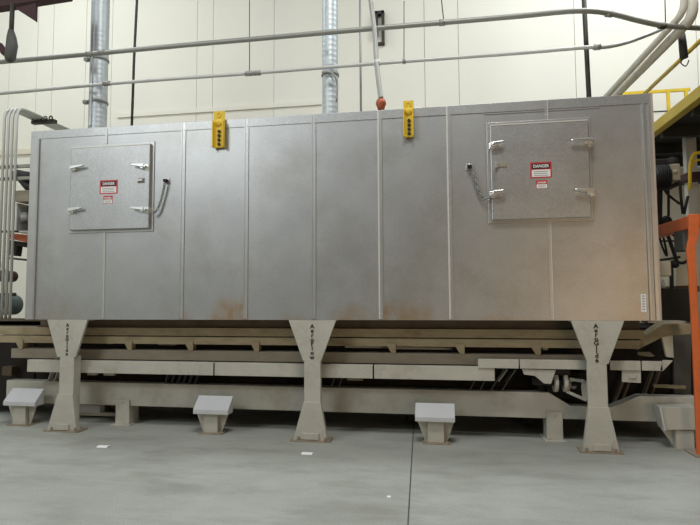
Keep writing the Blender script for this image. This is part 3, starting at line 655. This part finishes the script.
# ------------------------------------------------------------------ left end bits
cr = thing('conduit_rack', 'row of four pale vertical conduits bending back at left edge', 'conduit', at(9, 300, .35))
for k, u in enumerate((1.2, 5.5, 9.6, 13.6)):
    b_ = at(u - 2.0, 305, .35); t_ = at(u + 2.2, 112, .35); xx = (b_.x + t_.x) / 2; zz = az(19, 106, .35)
    P = fillet([V((xx, .35, az(20, 320.8, .32) + .001)), V((xx, .35, zz)), V((xx + .0, WY - .3, zz))], .14)
    m = MB(); m.tube(P, .0165, 10); m.build('conduit', 'pipel', cr)
zz = az(19, 106, .35); p = at(44, 122, 1.7)
m = MB(); xq0, xq1 = ax(31, 122, .8), ax(54, 122, .8); m.box(xq0, xq1, .8, .86, zz - .06, zz - .018); [m.torus((x_, .79, zz - .005), (0, 1, 0), .024, .009, sub=5) for x_ in [xq0 + .06 + (xq1 - xq0 - .1) / 3 * k for k in range(4)]]; m.build('strut_channel', 'rod', cr)
for z_ in (az(10, 166, .35), az(10, 178, .35)):
    m = MB(); m.box(-1.1, -.12, .37, .41, z_ - .018, z_ + .018); m.build('strut_channel', 'pipe', cr)
lm = thing('side_motor', 'dark motor with brown junction box beside left end of hood', 'motor', at(22, 180, .9))
m = MB(); m.cyl(at(16, 175, .9), at(32, 178, .9), .075, 18); m.cyl(at(22, 180, .9), at(32, 192, .9), .05, 14); m.build('motor_body', 'black', lm)
m = MB(); a, b = at(15.5, 190.5, .8), at(28, 201.5, .8); m.box(a.x, b.x, .8, 1., b.z, a.z); m.build('junction_box', 'brownbox', lm, .008)
m = MB(); a, b = at(16, 203, .82), at(30, 232, .82)
m.box(a.x, a.x + .02, .82, 1., b.z, a.z, 0); m.box(a.x, b.x, .82, 1., b.z, b.z + .02, 0); m.box(a.x, b.x, 1., 1.02, b.z, a.z, 1); m.cyl(at(23, 214, .9), at(26, 222, .9), .06, 14, mi=2); m.build('open_frame', ['pipel', 'dark', 'rodl'], lm)
ra = thing('rusty_arm', 'rusty orange brown arm with dark plate at left end of hood', 'bracket', at(18, 236, .9))
m = MB(); m.prism(P2([(10, 233), (30, 235), (30, 243), (10, 239)], .7), .7, .85); m.build('arm', 'copper', ra, .004)
m = MB(); m.prism(P2([(10, 240), (30, 243), (30, 248), (17, 246), (15.5, 256), (9, 255)], .75), .75, .85); m.build('plate', 'dark', ra, .004)
m = MB(); m.cyl(at(-5, 231.5, .6), at(18, 231.5, .6), .014, 8); m.build('rod', 'rod', ra)
m = MB(); m.cyl(at(8, 258, 1.2), at(32, 260.5, 1.2), .014, 8); tag(m.build('tie_rod', 'rod'), 'thin dark tie rod below the rusty arm', 'rod')
bl = thing('round_blower', 'blue grey round blower housing at the lower left edge', 'blower', at(2, 305, .5))
c = at(-1, 305, .5); m = MB(); m.cyl(c, c + V((0, .25, 0)), .125, 28); m.torus(c, (0, 1, 0), .12, .012, 28); m.build('housing', 'bluegrey', bl, .004)
m = MB()
for k in range(12): t = k * math.pi / 6; m.cyl(c + V((math.cos(t) * .1, -.012, math.sin(t) * .1)), c + V((math.cos(t) * .1, .002, math.sin(t) * .1)), .01, 6)
m.torus(c, (0, 1, 0), .07, .012, 20); m.build('flange_bolts', 'rod', bl)
m = MB(); m.cyl(at(0, 294, .5), at(15, 294.5, .5), .012, 8); m.cyl(at(11, 294.3, .48), at(15.5, 294.4, .48), .02, 8, ); m.build('valve_stem', 'rod', bl)
m = MB(); m.tube(smooth([at(2, 262, .55), at(4, 272, .55), at(6.5, 280, .55), at(5, 290, .55), at(3, 296, .55)], 5), .02, 8); m.build('elbow_pipe', 'pipel', bl)
m = MB(); c2 = at(1, 276, .6); m.cyl(c2, c2 + V((0, .2, 0)), .07, 16); m.build('hub', 'maroon', bl)
m = MB(); m.box(ax(-12, 322, .32), ax(42, 322, .32), .30, .62, az(20, 325.3, .32), az(20, 320.8, .32)); m.build('end_shelf', 'cream', pan, .003, 'pale shelf at the left end')
m = MB(); a, b = at(5.5, 366, .6), at(14.5, 375, .6); m.box(a.x, b.x, .55, .65, b.z, a.z); m.build('spacer_block', 'tand', pan)
m = MB(); m.box(-1.5, -.45, .7, 1.5, .1, az(5, 340, .5)); m.build('end_housing', 'dark', pan, .01)

# scraps of litter on the floor
for u, v, w, lb in ((104, 446.5, .055, 'white paper scrap on the floor in front of left leg'), (307.5, 453.5, .05, 'white paper scrap on the floor in front of middle leg'), (389, 497, .014, 'tiny white fleck on the open floor near the joint')):
    p = fl(u, v); m = MB(); m.prismx([(p.y - w * .8, .002), (p.y - w * .2, .011), (p.y + w * .6, .004), (p.y + w * .6, .002), (p.y - w * .2, .008), (p.y - w * .8, .0005)], p.x - w, p.x + w)
    tag(m.build('paper_scrap', 'paper'), lb, 'litter')
# floor stains with their own shape
def stains(spots):
    mt = M['floor']; nt = mt.node_tree; N = nt.nodes; L = nt.links; b = N['Principled BSDF']; src = b.inputs['Base Color'].links[0].from_socket
    tc = N.new('ShaderNodeNewGeometry'); nz = N.new('ShaderNodeTexNoise'); nz.inputs['Scale'].default_value = 2.2; nz.inputs['Detail'].default_value = 7; nz.inputs['Roughness'].default_value = .65
    mp = N.new('ShaderNodeMapping'); mp.inputs['Scale'].default_value = (.5, 1.4, 1); mp.inputs['Rotation'].default_value = (0, 0, .25); L.new(tc.outputs['Position'], mp.inputs['Vector']); L.new(mp.outputs['Vector'], nz.inputs['Vector'])
    mr = N.new('ShaderNodeMapRange'); mr.inputs['From Min'].default_value = .48; mr.inputs['From Max'].default_value = .7; mr.inputs['To Max'].default_value = .4; L.new(nz.outputs['Fac'], mr.inputs['Value'])
    mm = N.new('ShaderNodeMix'); mm.data_type = 'RGBA'; mm.inputs['B'].default_value = lin((112, 108, 96)); L.new(mr.outputs['Result'], mm.inputs['Factor']); L.new(src, mm.inputs['A']); L.new(mm.outputs['Result'], b.inputs['Base Color'])
stains([])

# ------------------------------------------------------------------ light
w = bpy.data.worlds.new('world'); sc.world = w; w.use_nodes = True
w.node_tree.nodes['Background'].inputs[0].default_value = (.76, .84, .92, 1); w.node_tree.nodes['Background'].inputs[1].default_value = .34
def area(name, loc, target, sx, sy, power, col):
    l = bpy.data.lights.new(name, 'AREA'); l.shape = 'RECTANGLE'; l.size = sx; l.size_y = sy; l.energy = power; l.color = col
    o = bpy.data.objects.new(name, l); COL.objects.link(o); o.location = loc
    o.rotation_euler = (V(target) - V(loc)).to_track_quat('-Z', 'Y').to_euler(); return o
area('high_bay_lamp', (-2.2, -8.0, 7.4), (.6, -2., 0), 2.8, 1.4, 210, (.93, .98, 1.))
area('high_bay_lamp', (4.4, -3.8, 8.8), (4.2, -1.6, 0), 2.5, 1.2, 260, (.98, .98, .95))
area('high_bay_lamp', (-2.6, 1.2, 8.8), (-2.6, 2.6, 0), 2.5, 1.2, 140, (.93, .98, 1.))
area('high_bay_lamp', (8.0, 1.2, 8.8), (8.0, 3.2, 1), 2.5, 1.2, 240, (.9, .96, 1.))
area('hood_reflection_light', (-4.6, -11.8, 6.2), (-3.4, 0, 3.5), 6.5, 3.6, 165, (.88, .95, 1.))  # unseen light added to brighten the reflection on the hood's upper left
area('warm_reflection_light', (9.8, -11.8, 1.2), (8, 0, 1.2), 1.8, 2.2, 95, (1., .66, .36))  # unseen warm light added for the tan reflection low on the hood's right
sc.view_settings.view_transform = 'Standard'; sc.view_settings.look = 'None'; sc.view_settings.gamma = 1; sc.view_settings.use_curve_mapping = False
sc.view_settings.exposure = 0.2
for o in sc.objects:
    if '_out' in o: del o['_out']
